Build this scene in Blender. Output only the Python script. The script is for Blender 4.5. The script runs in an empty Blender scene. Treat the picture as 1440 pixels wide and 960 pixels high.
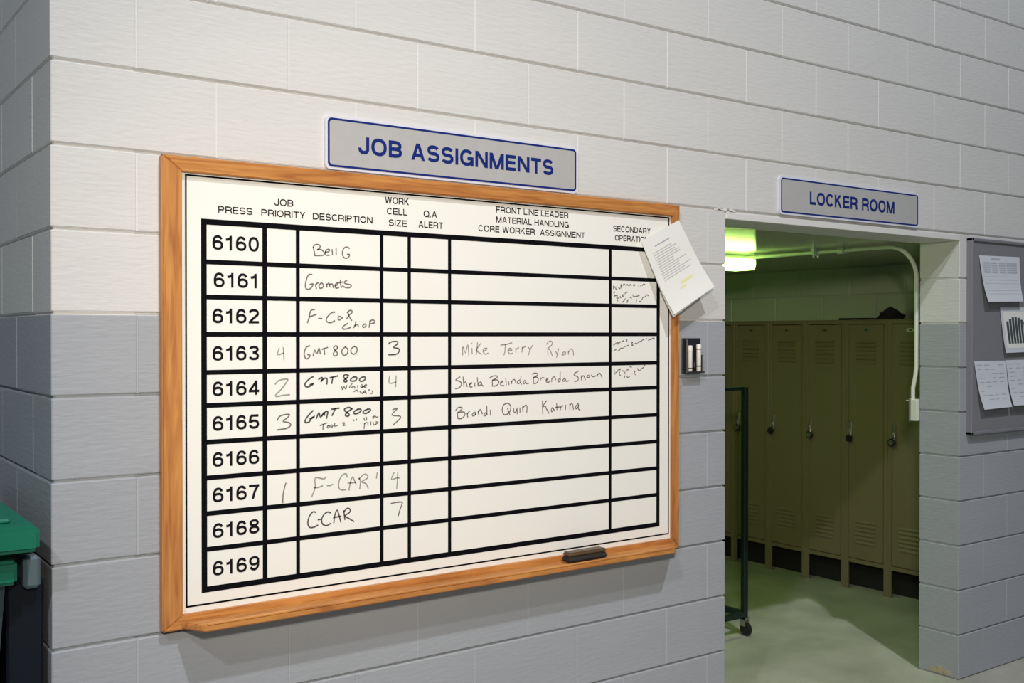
import bpy, bmesh, math, random
from mathutils import Vector, Matrix
random.seed(7)
S = bpy.context.scene
COL = S.collection

# ---------------------------------------------------------------- camera
cam = bpy.data.cameras.new('camera'); cam_o = bpy.data.objects.new('camera', cam); COL.objects.link(cam_o)
cam.sensor_width = 36.0; cam.lens = 1478.779 / 1440 * 36.0; cam.clip_end = 100
_yaw, _pitch, _roll = 0.6232823, -0.00739964, 0.000343344
_f = Vector((math.sin(_yaw) * math.cos(_pitch), math.cos(_yaw) * math.cos(_pitch), math.sin(_pitch)))
_r = Vector((math.cos(_yaw), -math.sin(_yaw), 0)); _u = _r.cross(_f)
_r2 = _r * math.cos(_roll) + _u * math.sin(_roll); _u2 = -_r * math.sin(_roll) + _u * math.cos(_roll)
cam_o.matrix_world = Matrix(((_r2.x, _u2.x, -_f.x, -0.57338381), (_r2.y, _u2.y, -_f.y, -2.68954976),
                             (_r2.z, _u2.z, -_f.z, 1.57583887), (0, 0, 0, 1)))
S.camera = cam_o

# ---------------------------------------------------------------- world, lamps, exposure
S.view_settings.view_transform = 'Standard'; S.view_settings.look = 'None'
S.view_settings.exposure = 0.0; S.view_settings.gamma = 1.0; S.view_settings.use_curve_mapping = False
wd = bpy.data.worlds.new('world'); S.world = wd; wd.use_nodes = True
wd.node_tree.nodes['Background'].inputs[0].default_value = (0.62, 0.74, 0.90, 1)
wd.node_tree.nodes['Background'].inputs[1].default_value = 0.14


def lamp(name, loc, target, energy, color, size, kind='AREA', spot=None):
    l = bpy.data.lights.new(name, kind); l.energy = energy; l.color = color
    if kind == 'AREA': l.shape = 'DISK'; l.size = size
    else: l.shadow_soft_size = size
    if kind == 'SPOT': l.spot_size = spot; l.spot_blend = 1.0
    o = bpy.data.objects.new(name, l); COL.objects.link(o); o.location = loc
    o.rotation_euler = (Vector(target) - Vector(loc)).to_track_quat('-Z', 'Y').to_euler()
    return o


lamp('hall_lamp_main', (0.8, -5.0, 9.3), (1.8, 0, 1.6), 480, (0.95, 0.97, 1.0), 0.26)
lamp('hall_lamp_near', (-3.6, -4.0, 6.2), (1.0, 0, 1.6), 150, (0.88, 0.94, 1.0), 0.22)
lamp('flash_lamp', (-0.45, -2.75, 2.15), (1.45, 0, 1.40), 262, (1.0, 0.88, 0.74), 0.10, 'SPOT', math.radians(76))


# ---------------------------------------------------------------- materials
def mat(name, col, rough=0.55, metal=0.0, noise=0.0, nscale=8.0, bump=0.0, bscale=60.0, stretch=(1, 1, 1), spec=0.5,
        col2=None, emit=None, estr=0.0, bdist=0.002):
    m = bpy.data.materials.new(name); m.use_nodes = True
    nt = m.node_tree; b = nt.nodes['Principled BSDF']
    b.inputs['Base Color'].default_value = (*col, 1); b.inputs['Roughness'].default_value = rough
    b.inputs['Metallic'].default_value = metal; b.inputs['Specular IOR Level'].default_value = spec
    if emit: b.inputs['Emission Color'].default_value = (*emit, 1); b.inputs['Emission Strength'].default_value = estr
    if noise or bump or col2:
        tc = nt.nodes.new('ShaderNodeTexCoord'); geo = nt.nodes.new('ShaderNodeNewGeometry')
        mp = nt.nodes.new('ShaderNodeMapping'); mp.inputs['Scale'].default_value = stretch
        nt.links.new(geo.outputs['Position'], mp.inputs['Vector'])
    if noise or col2:
        n = nt.nodes.new('ShaderNodeTexNoise'); n.inputs['Scale'].default_value = nscale; n.inputs['Detail'].default_value = 5
        nt.links.new(mp.outputs[0], n.inputs['Vector'])
        r = nt.nodes.new('ShaderNodeValToRGB')
        c2 = col2 if col2 else tuple(max(0, c * (1 - noise)) for c in col)
        r.color_ramp.elements[0].position = 0.3; r.color_ramp.elements[1].position = 0.7
        r.color_ramp.elements[0].color = (*c2, 1); r.color_ramp.elements[1].color = (*col, 1)
        nt.links.new(n.outputs['Fac'], r.inputs[0]); nt.links.new(r.outputs[0], b.inputs['Base Color'])
    if bump:
        n2 = nt.nodes.new('ShaderNodeTexNoise'); n2.inputs['Scale'].default_value = bscale; n2.inputs['Detail'].default_value = 4
        nt.links.new(mp.outputs[0], n2.inputs['Vector'])
        bp = nt.nodes.new('ShaderNodeBump'); bp.inputs['Strength'].default_value = bump; bp.inputs['Distance'].default_value = bdist
        nt.links.new(n2.outputs['Fac'], bp.inputs['Height']); nt.links.new(bp.outputs[0], b.inputs['Normal'])
    return m


def oak(name, axis):
    """oak with growth lines running along the given axis"""
    m = bpy.data.materials.new(name); m.use_nodes = True; nt = m.node_tree; b = nt.nodes['Principled BSDF']
    b.inputs['Roughness'].default_value = 0.38
    geo = nt.nodes.new('ShaderNodeNewGeometry'); mp = nt.nodes.new('ShaderNodeMapping')
    s = [22.0, 22.0, 22.0]; s['xyz'.index(axis)] = 1.6
    mp.inputs['Scale'].default_value = s
    nt.links.new(geo.outputs['Position'], mp.inputs['Vector'])
    n = nt.nodes.new('ShaderNodeTexNoise'); n.inputs['Scale'].default_value = 2.2; n.inputs['Detail'].default_value = 6
    n.inputs['Distortion'].default_value = 1.2
    nt.links.new(mp.outputs[0], n.inputs['Vector'])
    r = nt.nodes.new('ShaderNodeValToRGB')
    r.color_ramp.elements[0].position = 0.32; r.color_ramp.elements[0].color = (0.36, 0.125, 0.032, 1)
    r.color_ramp.elements[1].position = 0.66; r.color_ramp.elements[1].color = (0.60, 0.265, 0.07, 1)
    nt.links.new(n.outputs['Fac'], r.inputs[0]); nt.links.new(r.outputs[0], b.inputs['Base Color'])
    return m


M_WHITE = mat('white_block_paint', (0.64, 0.63, 0.615), 0.55, noise=0.04, nscale=3, bump=0.4, bscale=46, stretch=(0.45, 0.45, 2.2), bdist=0.0035)
M_GREY = mat('grey_block_paint', (0.355, 0.37, 0.40), 0.5, noise=0.06, nscale=3, bump=0.4, bscale=46, stretch=(0.45, 0.45, 2.2), bdist=0.0035)
M_MW = mat('white_mortar_paint', (0.68, 0.67, 0.65), 0.6, bump=0.3, bscale=80)
M_MG = mat('grey_mortar_paint', (0.38, 0.40, 0.42), 0.6, bump=0.3, bscale=80)
M_IN = mat('inner_block_paint', (0.50, 0.58, 0.40), 0.5, noise=0.06, nscale=3, bump=0.5, bscale=60)
M_INM = mat('inner_mortar_paint', (0.45, 0.47, 0.38), 0.6)
M_CEIL = mat('glossy_ceiling_paint', (0.45, 0.46, 0.38), 0.13, noise=0.08, nscale=4, bump=0.05, bscale=10, bdist=0.004)
M_FLOOR = mat('worn_concrete', (0.47, 0.46, 0.39), 0.42, col2=(0.31, 0.305, 0.25), nscale=3.2, bump=0.25, bscale=30)
M_OAKX = oak('oak_along_x', 'x'); M_OAKZ = oak('oak_along_z', 'z')
M_BOARD = mat('white_board_laminate', (0.86, 0.845, 0.79), 0.28)
M_BLACK = mat('black_grid_tape', (0.004, 0.004, 0.006), 0.7, spec=0.05)
M_TEXT = mat('black_print', (0.010, 0.009, 0.012), 0.7, spec=0.05)
M_INK = [mat('faint_marker_ink', (0.33, 0.28, 0.27), 0.6), mat('marker_ink', (0.19, 0.15, 0.15), 0.6), mat('dark_marker_ink', (0.085, 0.065, 0.07), 0.6)]
M_SMUDGE = mat('pink_smudge', (0.80, 0.71, 0.67), 0.5)
M_SIGN = mat('brushed_silver_sign', (0.50, 0.49, 0.485), 0.42, metal=0.15, noise=0.05, nscale=30)
M_SIGNE = mat('pale_sign_edge', (0.66, 0.66, 0.74), 0.4)
M_NAVY = mat('navy_print', (0.006, 0.02, 0.16), 0.5, spec=0.25)
M_PAPER = mat('paper', (0.80, 0.79, 0.755), 0.7)
M_PAPERB = mat('bluish_paper', (0.62, 0.64, 0.70), 0.7)
M_PTEXT = mat('grey_paper_print', (0.50, 0.49, 0.47), 0.7)
M_PTEXT2 = mat('pale_paper_print', (0.42, 0.43, 0.50), 0.7)
M_YEL = mat('yellow_highlighter', (0.78, 0.74, 0.36), 0.7)
M_CORK = mat('grey_tack_fabric', (0.205, 0.205, 0.225), 0.8, noise=0.08, nscale=120)
M_CORKF = mat('grey_board_frame', (0.21, 0.205, 0.235), 0.5)
M_CHART = mat('dark_chart_bars', (0.05, 0.075, 0.08), 0.6)
M_BLKP = mat('black_plastic', (0.015, 0.016, 0.022), 0.3)
M_MARK = mat('white_marker_barrel', (0.80, 0.76, 0.69), 0.3)
M_FELT = mat('dark_eraser_felt', (0.022, 0.018, 0.016), 0.9)
M_ERAS = mat('brown_eraser_back', (0.11, 0.065, 0.03), 0.4, noise=0.4, nscale=60, stretch=(0.2, 1, 1))
M_TAN = mat('olive_tan_locker_paint', (0.200, 0.165, 0.095), 0.4, noise=0.05, nscale=5)
M_TAND = mat('locker_paint_worn', (0.17, 0.135, 0.055), 0.45)
M_DARK = mat('locker_shade_and_black_parts', (0.01, 0.01, 0.008), 0.9)  # slots and plate numbers, and the shade painted under the lockers
M_STEEL = mat('worn_steel', (0.42, 0.42, 0.38), 0.35, metal=0.8)
M_LOCKB = mat('dark_padlock_body', (0.03, 0.032, 0.03), 0.35, metal=0.4)
M_PLATE = mat('pale_number_plate', (0.55, 0.56, 0.45), 0.4)
M_COND = mat('painted_conduit', (0.66, 0.68, 0.60), 0.4)
M_FIXT = mat('fixture_white', (0.8, 0.82, 0.74), 0.4)
M_TUBE = mat('fixture_diffuser', (0.9, 1.0, 0.8), 0.4, emit=(0.56, 1.0, 0.20), estr=11.5)
M_BAG = mat('black_cloth', (0.014, 0.010, 0.018), 0.9, bump=0.5, bscale=40, bdist=0.01)
M_RACK = mat('dark_green_rack_paint', (0.006, 0.018, 0.015), 0.4)
M_GAPSHADE = mat('gap_shade_navy', (0.005, 0.008, 0.014), 0.6, spec=0.2)  # near-black for the shade between bin and wall
M_RUB = mat('black_rubber', (0.012, 0.012, 0.012), 0.6)
M_LID = mat('green_bin_plastic', (0.0, 0.15, 0.085), 0.4)
M_BIN = mat('dark_blue_grey_bin_plastic', (0.035, 0.06, 0.08), 0.45)
M_CHIP = mat('tan_exposed_block', (0.42, 0.36, 0.25), 0.9, bump=0.8, bscale=90)


# ---------------------------------------------------------------- mesh helpers
class MB:
    def __init__(self): self.v = []; self.f = []; self.smooth = False

    def box(self, a, b):
        x0, y0, z0 = a; x1, y1, z1 = b; n = len(self.v)
        self.v += [(x0, y0, z0), (x1, y0, z0), (x1, y1, z0), (x0, y1, z0), (x0, y0, z1), (x1, y0, z1), (x1, y1, z1), (x0, y1, z1)]
        self.f += [tuple(n + i for i in q) for q in ((0, 3, 2, 1), (4, 5, 6, 7), (0, 1, 5, 4), (1, 2, 6, 5), (2, 3, 7, 6), (3, 0, 4, 7))]
        return self

    def prism(self, pts, axis, a, b):
        """pts: polygon in the two other axes (in xyz order), extruded along axis from a to b"""
        n = len(self.v); k = len(pts); i = 'xyz'.index(axis)
        for t in (a, b):
            for p in pts:
                q = list(p); q.insert(i, t); self.v.append(tuple(q))
        self.f.append(tuple(n + j for j in range(k))); self.f.append(tuple(n + k + j for j in reversed(range(k))))
        for j in range(k):
            j2 = (j + 1) % k
            self.f.append((n + j, n + k + j, n + k + j2, n + j2))
        return self

    def tube(self, pts, r, seg=10, closed=False, caps=True):
        pts = [Vector(p) for p in pts]; n0 = len(self.v); N = len(pts); up = None
        for i, p in enumerate(pts):
            if closed: d = pts[(i + 1) % N] - pts[i - 1]
            else: d = pts[min(i + 1, N - 1)] - pts[max(i - 1, 0)]
            d.normalize()
            if up is None: up = d.orthogonal().normalized()
            up = (up - d * up.dot(d)).normalized(); s = d.cross(up)
            rr = r[i] if isinstance(r, (list, tuple)) else r
            for j in range(seg):
                a = 2 * math.pi * j / seg
                self.v.append(tuple(p + (up * math.cos(a) + s * math.sin(a)) * rr))
        for i in range(N if closed else N - 1):
            i2 = (i + 1) % N
            for j in range(seg):
                j2 = (j + 1) % seg
                self.f.append((n0 + i * seg + j, n0 + i * seg + j2, n0 + i2 * seg + j2, n0 + i2 * seg + j))
        if caps and not closed:
            self.f.append(tuple(n0 + j for j in reversed(range(seg))))
            self.f.append(tuple(n0 + (N - 1) * seg + j for j in range(seg)))
        self.smooth = True
        return self

    def lathe(self, prof, center, axis='z', seg=20):
        n0 = len(self.v); c = Vector(center); K = len(prof)
        for r, h in prof:
            for j in range(seg):
                a = 2 * math.pi * j / seg; p = [r * math.cos(a), r * math.sin(a)]; p.insert('xyz'.index(axis), h)
                self.v.append(tuple(c + Vector(p)))
        for i in range(K - 1):
            for j in range(seg):
                j2 = (j + 1) % seg
                self.f.append((n0 + i * seg + j, n0 + i * seg + j2, n0 + (i + 1) * seg + j2, n0 + (i + 1) * seg + j))
        self.f.append(tuple(n0 + j for j in range(seg))); self.f.append(tuple(n0 + (K - 1) * seg + j for j in range(seg)))
        self.smooth = True
        return self

    def mesh(self, name, m, bevel=0.0, bseg=1):
        me = bpy.data.meshes.new(name); me.from_pydata([tuple(v) for v in self.v], [], self.f)
        bm = bmesh.new(); bm.from_mesh(me)
        bmesh.ops.recalc_face_normals(bm, faces=bm.faces)
        if bevel:
            es = [e for e in bm.edges if len(e.link_faces) == 2 and e.calc_face_angle(0) > 0.5]
            bmesh.ops.bevel(bm, geom=es, offset=bevel, segments=bseg, affect='EDGES', clamp_overlap=True)
        bm.to_mesh(me); bm.free(); me.materials.append(m)
        if self.smooth:
            for p in me.polygons: p.use_smooth = True
            me.set_sharp_from_angle(angle=math.radians(40))
        return me


def link(name, me, parent=None, loc=None):
    o = bpy.data.objects.new(name, me); COL.objects.link(o)
    if parent is not None: o.parent = parent
    if loc is not None: o.location = loc
    return o


def part(name, mb, m, parent, bevel=0.0, bseg=1, loc=None, label=None):
    """mb in world coordinates; children are stored relative to the parent's place"""
    o = link(name, mb.mesh(name, m, bevel, bseg), parent, loc)
    if parent is not None and loc is None:
        p = parent; off = Vector((0, 0, 0))
        while p is not None: off += Vector(p.location); p = p.parent
        o.data.transform(Matrix.Translation(-off))
    if label: o['label'] = label
    return o


def thing(name, loc, label, cat, group=None):
    o = bpy.data.objects.new(name, None); o.empty_display_size = 0.05; COL.objects.link(o); o.location = loc
    o['label'] = label; o['category'] = cat
    if group: o['group'] = group
    return o


def tag(o, label, cat, group=None):
    o['label'] = label; o['category'] = cat
    if group: o['group'] = group
    return o


def copy_tree(o, parent=None):
    c = o.copy(); COL.objects.link(c); c.parent = parent
    for ch in list(o.children): copy_tree(ch, c)
    return c


def structure(name, mb=None, m=None, bevel=0.0):
    if mb is None:
        o = bpy.data.objects.new(name, None); COL.objects.link(o)
    else: o = link(name, mb.mesh(name, m, bevel))
    o['kind'] = 'structure'
    return o


# ---------------------------------------------------------------- lettering
INK = [(34,1,[[6762,18138,6792,18047,6815,17923],[6762,18138,6807,18207,6914,18228,6976,18180,6940,18112,6878,18076,6985,18097,7074,18042,7101,17967,7038,17931,6815,17918],[7128,18027,7218,18039,7264,18091,7219,18111,7146,18070,7128,17993,7164,17944,7255,17944],[7336,18111,7349,17960],[7458,18158,7463,17964],[7877,18166,7785,18201,7693,18150,7652,18030,7683,17921,7766,17879,7849,17919,7877,17996,7803,17994]]),(36,1,[[6726,17388,6638,17385,6576,17288,6532,17113,6549,17002,6637,16980,6726,17053,6761,17133,6664,17116],[6832,17119,6859,17007],[6845,17103,6877,17152,6921,17168],[6993,17154,6939,17089,6957,17025,7028,17026,7073,17091,7038,17155,6993,17154],[7160,17141,7181,17053],[7167,17109,7218,17158,7254,17143,7263,17062],[7263,17119,7308,17152,7353,17129,7371,17048],[7426,17097,7499,17131,7490,17180,7444,17147,7426,17081,7462,17033,7545,17059],[7591,17264,7600,17133,7627,17060],[7508,17180,7655,17208],[7793,17260,7710,17209,7765,17161,7914,17139,7923,17098,7858,17056,7747,17062,7655,17102]]),(36,1,[[6805,16427,6689,16393,6645,16217,6592,16059],[6645,16217,6858,16293],[6920,16181,7028,16176],[7416,16362,7325,16345,7199,16235,7153,16134,7198,16080,7298,16067,7416,16117],[7608,16236,7544,16236,7516,16168,7571,16143,7636,16210,7663,16194],[7820,16372,7848,16270,7783,16177],[7802,16355,7876,16414,7950,16406,7941,16338,7857,16270,7941,16135],[7820,16050,7727,15999,7654,15932,7691,15889,7801,15897,7912,15939],[8071,16101,8052,15999,8006,15931],[8034,15982,8118,16024,8155,15956],[8334,16032,8287,15981,8324,15939,8400,15981,8372,16032,8334,16032],[8524,16126,8495,15938],[8514,16101,8590,16152,8676,16126,8657,16066,8543,16049]]),(36,1,[[6662,15422,6573,15398,6512,15298,6494,15180,6538,15079,6608,15078,6670,15161,6591,15187],[6759,15152,6812,15303,6874,15201,6937,15369,6973,15199],[7027,15326,7198,15375],[7089,15342,7107,15181],[7507,15372,7452,15423,7379,15373,7433,15287,7497,15218,7470,15142,7388,15152,7379,15220,7452,15304,7516,15372],[7745,15386,7653,15319,7635,15217,7708,15148,7801,15198,7819,15317,7745,15386],[8024,15401,7931,15333,7921,15231,8005,15178,8098,15237,8108,15349,8024,15401]]),(30,0,[[5766,15360,5711,15189,5887,15234],[5881,15384,5903,15047]]),(34,0,[[5646,14393,5758,14496,5983,14527,5999,14475,5822,14252,5662,14106,5694,14060,5854,14085,6063,14099]]),(36,1,[[5699,13412,5789,13528,5982,13565,6062,13547,5981,13459,5869,13380,6046,13335,6094,13257,5981,13187,5852,13169,5708,13156]]),(42,2,[[6756,14571,6661,14524,6535,14410,6514,14333,6577,14292,6682,14319,6777,14385,6661,14349],[6925,14489,6999,14536,7042,14525,6999,14428],[7020,14457,7117,14523,7181,14492,7170,14355],[7267,14530,7505,14574],[7353,14538,7321,14370],[7844,14576,7756,14608,7679,14560,7745,14479,7800,14428,7745,14399,7690,14440,7822,14537],[8009,14533,7910,14475,7921,14425,8042,14422,8109,14490,8076,14531,8009,14533],[8288,14526,8198,14478,8198,14418,8288,14406,8366,14464,8355,14525,8288,14526]]),(28,1,[[7629,14273,7657,14182,7701,14271,7755,14199,7788,14298],[7865,14236,7954,14354],[7932,14234,8020,14272,8042,14211],[8131,14289,8131,14229],[8221,14266,8243,14225,8310,14254],[8265,14315,8276,14224],[8321,14253,8411,14281,8389,14312,8332,14263,8355,14222,8400,14231],[8009,14122,8109,14159,8131,14108],[8198,14116,8254,14064],[8276,14053,8355,14141,8400,14049],[8287,14083,8389,14090],[8467,14148,8513,14157],[8592,14124,8614,14073,8558,14044]]),(42,2,[[6755,13633,6639,13531,6523,13381,6534,13312,6638,13327,6691,13402,6807,13475,6660,13413],[6860,13414,6934,13577,6977,13438,7084,13570,7105,13491],[7019,13475,7137,13588,7201,13575,7158,13400],[7309,13650,7547,13670],[7428,13655,7330,13471],[7953,13633,7843,13678,7711,13633,7755,13562,7865,13477,7821,13430,7733,13463,7821,13559,7953,13633],[8131,13616,8020,13551,8020,13491,8131,13496,8231,13562,8220,13613,8131,13616],[8444,13603,8309,13549,8309,13498,8422,13493,8535,13559,8523,13600,8444,13603]]),(28,1,[[6966,13213,7169,13272],[7062,13238,7051,13091],[7201,13192,7179,13144,7233,13141,7255,13199,7201,13192],[7298,13197,7287,13158,7341,13155,7352,13204,7298,13197],[7417,13250,7395,13172,7492,13187],[7645,13249,7722,13245,7667,13178,7744,13184],[7997,13322,8008,13291],[8086,13338,8097,13303],[8321,13357,8354,13285],[8410,13373,8410,13292],[8603,13374,8659,13392,8625,13323],[8671,13402,8739,13358,8785,13376],[8343,13195,8332,13054],[8343,13185,8410,13232],[8455,13230,8455,13139],[8546,13235,8546,13145],[8625,13222,8636,13150,8716,13156],[8716,13227,8785,13214,8716,13166]]),(34,0,[[7133,11765,7065,11723,6819,11770,6819,11516,6719,11270],[6775,11499,6908,11497,7043,11533],[7178,11525,7280,11520,7348,11551],[7795,11720,7772,11805,7680,11803,7576,11697,7530,11535,7553,11409,7645,11363,7760,11365],[7853,11340,7899,11566,7969,11706,8016,11618,8074,11498],[7818,11541,8062,11541],[8168,11658,8215,11559,8191,11351],[8168,11626,8321,11750,8428,11721,8439,11635,8250,11546,8392,11481,8463,11337],[8750,11758,8726,11611]]),(38,2,[[6841,10812,6741,10832,6630,10702,6596,10525,6651,10417,6762,10405,6896,10450],[6901,10602,6986,10603],[7279,10755,7177,10787,7053,10698,7008,10560,7053,10453,7165,10410,7279,10458],[7381,10467,7415,10679,7484,10816,7541,10666,7598,10464],[7370,10612,7598,10629],[7690,10774,7725,10522],[7690,10733,7783,10827,7875,10807,7875,10713,7725,10626,7852,10539,8003,10439]]),(38,2,[[9129,15467,9232,15527,9421,15526,9403,15450,9283,15359,9455,15327,9472,15235,9369,15159,9129,15147]]),(32,0,[[9163,14539,9146,14328,9368,14352],[9375,14534,9361,14216]]),(34,1,[[9258,13554,9419,13587,9231,13404,9471,13364,9523,13316,9437,13229,9282,13115]]),(32,0,[[9305,11725,9216,11538,9382,11563,9482,11555],[9426,11725,9415,11492,9393,11251]]),(36,1,[[9205,10834,9382,10855,9571,10836,9560,10759,9493,10610,9448,10460]]),(34,1,[[5952,11698,5909,11562,5871,11396,5860,11168]]),(32,0,[[11683,15115,11683,15386,11780,15168,11866,15438,11909,15076],[12017,15310,12028,15147],[12017,15473,12017,15451],[12224,15490,12181,15127],[12345,15462,12191,15263,12367,15125],[12455,15215,12576,15296,12521,15314,12433,15270,12444,15179,12510,15132,12620,15158],[13090,15410,13316,15427,13522,15481],[13271,15427,13248,15188,13214,15096],[13385,15251,13522,15240,13476,15305,13385,15279,13373,15205,13442,15130,13545,15148],[13671,15294,13671,15174],[13678,15267,13786,15321],[13925,15338,13914,15181],[13925,15301,14053,15365],[14170,15327,14229,15243],[14323,15391,14217,15215,14170,15085]]),(32,1,[[11587,14449,11427,14362,11597,14304,11630,14213,11555,14124,11416,14101],[11694,14446,11726,14156],[11726,14246,11790,14299,11834,14189,11844,14152],[11920,14205,12017,14248,11974,14258,11920,14187,11963,14131,12028,14138],[12126,14254,12126,14144],[12213,14416,12246,14150],[12356,14285,12268,14232,12279,14168,12345,14193,12367,14266,12378,14192,12444,14145],[12665,14387,12799,14449,12955,14445,12944,14390,12799,14329,12776,14311,12776,14145],[12776,14320,12955,14325,13023,14268,12978,14176,12843,14134,12776,14145],[13079,14229,13181,14264,13124,14284,13079,14210,13113,14145,13215,14142],[13283,14373,13305,14158],[13396,14258,13408,14164],[13499,14274,13511,14190],[13511,14255,13614,14328,13683,14195],[13821,14304,13729,14250,13764,14183,13856,14228],[13879,14415,13856,14246,13891,14161],[14031,14289,13961,14225,13996,14177,14066,14241,14077,14184,14171,14182]]),(32,0,[[14942,15282,14954,15076],[14894,15424,15002,15517,15123,15497,15098,15394,14942,15282,15026,15244,15123,15055],[15269,15185,15329,15090],[15390,15278,15305,14996],[15611,15181,15513,15088,15611,15077,15660,15181,15680,15095],[15784,15189,15797,15085],[15796,15161,15896,15264,15983,15206,16008,15063]]),(32,1,[[14323,14472,14430,14508,14548,14467,14453,14393,14371,14357,14371,14176],[14371,14366,14501,14373,14560,14305,14501,14192,14382,14176],[14643,14303,14631,14246],[14638,14293,14715,14349,14798,14337],[14870,14269,14955,14295,14906,14325,14870,14240,14943,14190,15027,14226],[15111,14330,15099,14215],[15111,14311,15208,14376,15269,14268],[15416,14304,15355,14228,15416,14207,15465,14283],[15452,14516,15452,14225],[15637,14318,15551,14242,15612,14212,15661,14298,15698,14209,15797,14226],[16209,14530,16058,14464,16034,14406,16184,14344,16209,14265,16159,14208,16046,14201],[16335,14380,16348,14232],[16360,14321,16436,14378,16512,14238],[16639,14393,16563,14336,16665,14313,16690,14392],[16767,14390,16818,14340,16895,14338,16973,14366],[17037,14424,17037,14345],[17050,14404,17141,14442,17232,14300]]),(34,1,[[11427,13435,11512,13522,11640,13525,11651,13471,11501,13360,11512,13197],[11501,13369,11705,13387,11769,13321,11705,13224,11597,13181,11512,13197],[11844,13336,11866,13217],[11844,13318,11931,13396],[12104,13370,12028,13292,12061,13245,12137,13287,12137,13360,12148,13277],[12246,13392,12257,13291],[12257,13355,12334,13434,12400,13294],[12510,13326,12455,13255,12510,13234,12565,13305],[12565,13525,12577,13249],[12699,13400,12710,13243],[13340,13588,13204,13538,13147,13391,13204,13249,13317,13235,13442,13323,13477,13471,13408,13567,13340,13588],[13351,13429,13443,13211],[13591,13410,13603,13297,13660,13286,13706,13368],[13718,13424,13729,13236],[13833,13419,13834,13269],[13938,13453,13950,13292],[13949,13415,14054,13495,14113,13446,14101,13267]]),(34,1,[[14727,13613,14739,13192],[14895,13607,14727,13421,14835,13436,14907,13318,14992,13200],[15124,13377,15076,13273,15137,13251,15173,13346,15209,13267],[15306,13495,15319,13301],[15246,13372,15416,13385],[15453,13393,15465,13295],[15453,13364,15564,13427],[15674,13442,15675,13296],[15848,13455,15860,13289],[15860,13416,15947,13490,16010,13283],[16210,13471,16110,13386,16110,13298,16185,13325,16223,13441,16210,13304,16286,13242]]),(26,1,[[17736,17276,17744,17383,17868,17252,17884,17373],[17968,17335,17984,17282,18043,17310],[18093,17445,18084,17310],[18051,17377,18126,17392],[18210,17474,18201,17380],[18168,17426,18252,17435],[18302,17389,18361,17438,18403,17405],[18454,17400,18522,17455,18539,17402],[18666,17472,18666,17384],[18624,17417,18717,17426],[18880,17437,18888,17355],[18966,17398,18991,17440],[19052,17414,19103,17470,19172,17458],[17727,17157,17802,17171],[17769,17157,17769,16985],[17785,17038,17918,17053,17868,16966,18001,16974],[17902,16920,17935,16867],[18035,17028,18068,16975],[18168,17097,18118,17036,18202,17044],[18252,17112,18286,17167,18370,17175],[18135,16829,18202,16883,18269,16951],[18303,16830,18387,16845,18353,16885,18438,16926],[18471,17008,18556,16975],[18607,17091,18641,17037,18760,17039,18914,17076],[18795,16930,18761,16862,18795,16849],[18898,16877,18966,16864,19001,16919,19052,16961,19069,17016,19173,17031,19260,17108,19329,17075]]),(26,1,[[17742,15373,17861,15450],[17887,15411,17927,15469,17967,15430,17927,15411],[17994,15449,18060,15488],[18127,15497,18194,15526,18208,15497],[18302,15574,18356,15535,18315,15476],[17781,15208,17861,15226],[17941,15187,18007,15196,18047,15264,18181,15272],[18235,15321,18289,15340],[18342,15339,18396,15368,18423,15339],[18545,15475,18613,15465,18559,15416,18627,15366,18559,15357],[18709,15425,18763,15434,18804,15414],[18832,15444,18914,15492,18996,15502,19051,15541,19134,15560],[19217,15579,19273,15589],[19329,15529,19384,15568,19440,15558,19552,15607,19636,15577]]),(26,1,[[17782,14529,17769,14469,17809,14388],[17836,14448,17915,14486,17955,14546,18008,14545],[18022,14464,17995,14394,18062,14342],[18048,14585,18035,14525],[18142,14512,18209,14481,18263,14419],[18290,14479,18371,14518],[18344,14559,18438,14537],[18479,14638,18560,14616],[18263,14338,18236,14257],[18344,14315,18398,14263,18479,14312],[18669,14492,18724,14470,18669,14420,18738,14358],[18833,14571,18888,14488,18970,14517],[19025,14567,19108,14597,19136,14648,19191,14698]])]


def arc(cx, cz, rx, rz, a0, a1, n=None):
    n = n or max(4, int(abs(a1 - a0) / 15)); out = []
    for i in range(n + 1):
        a = math.radians(a0 + (a1 - a0) * i / n); c, s = math.cos(a), math.sin(a); e = 0.88
        out.append((cx + rx * math.copysign(abs(c) ** e, c), cz + rz * math.copysign(abs(s) ** e, s)))
    return out


GW = dict(A=.76, B=.68, C=.73, D=.72, E=.62, F=.58, G=.76, I=.0, J=.54, K=.72, L=.56, M=.84, N=.72, O=.78, P=.66, Q=.78, R=.71, S=.67, T=.62, W=1.0, Y=.70, Z=.62, H=.7)
GW['.'] = .0


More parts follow.
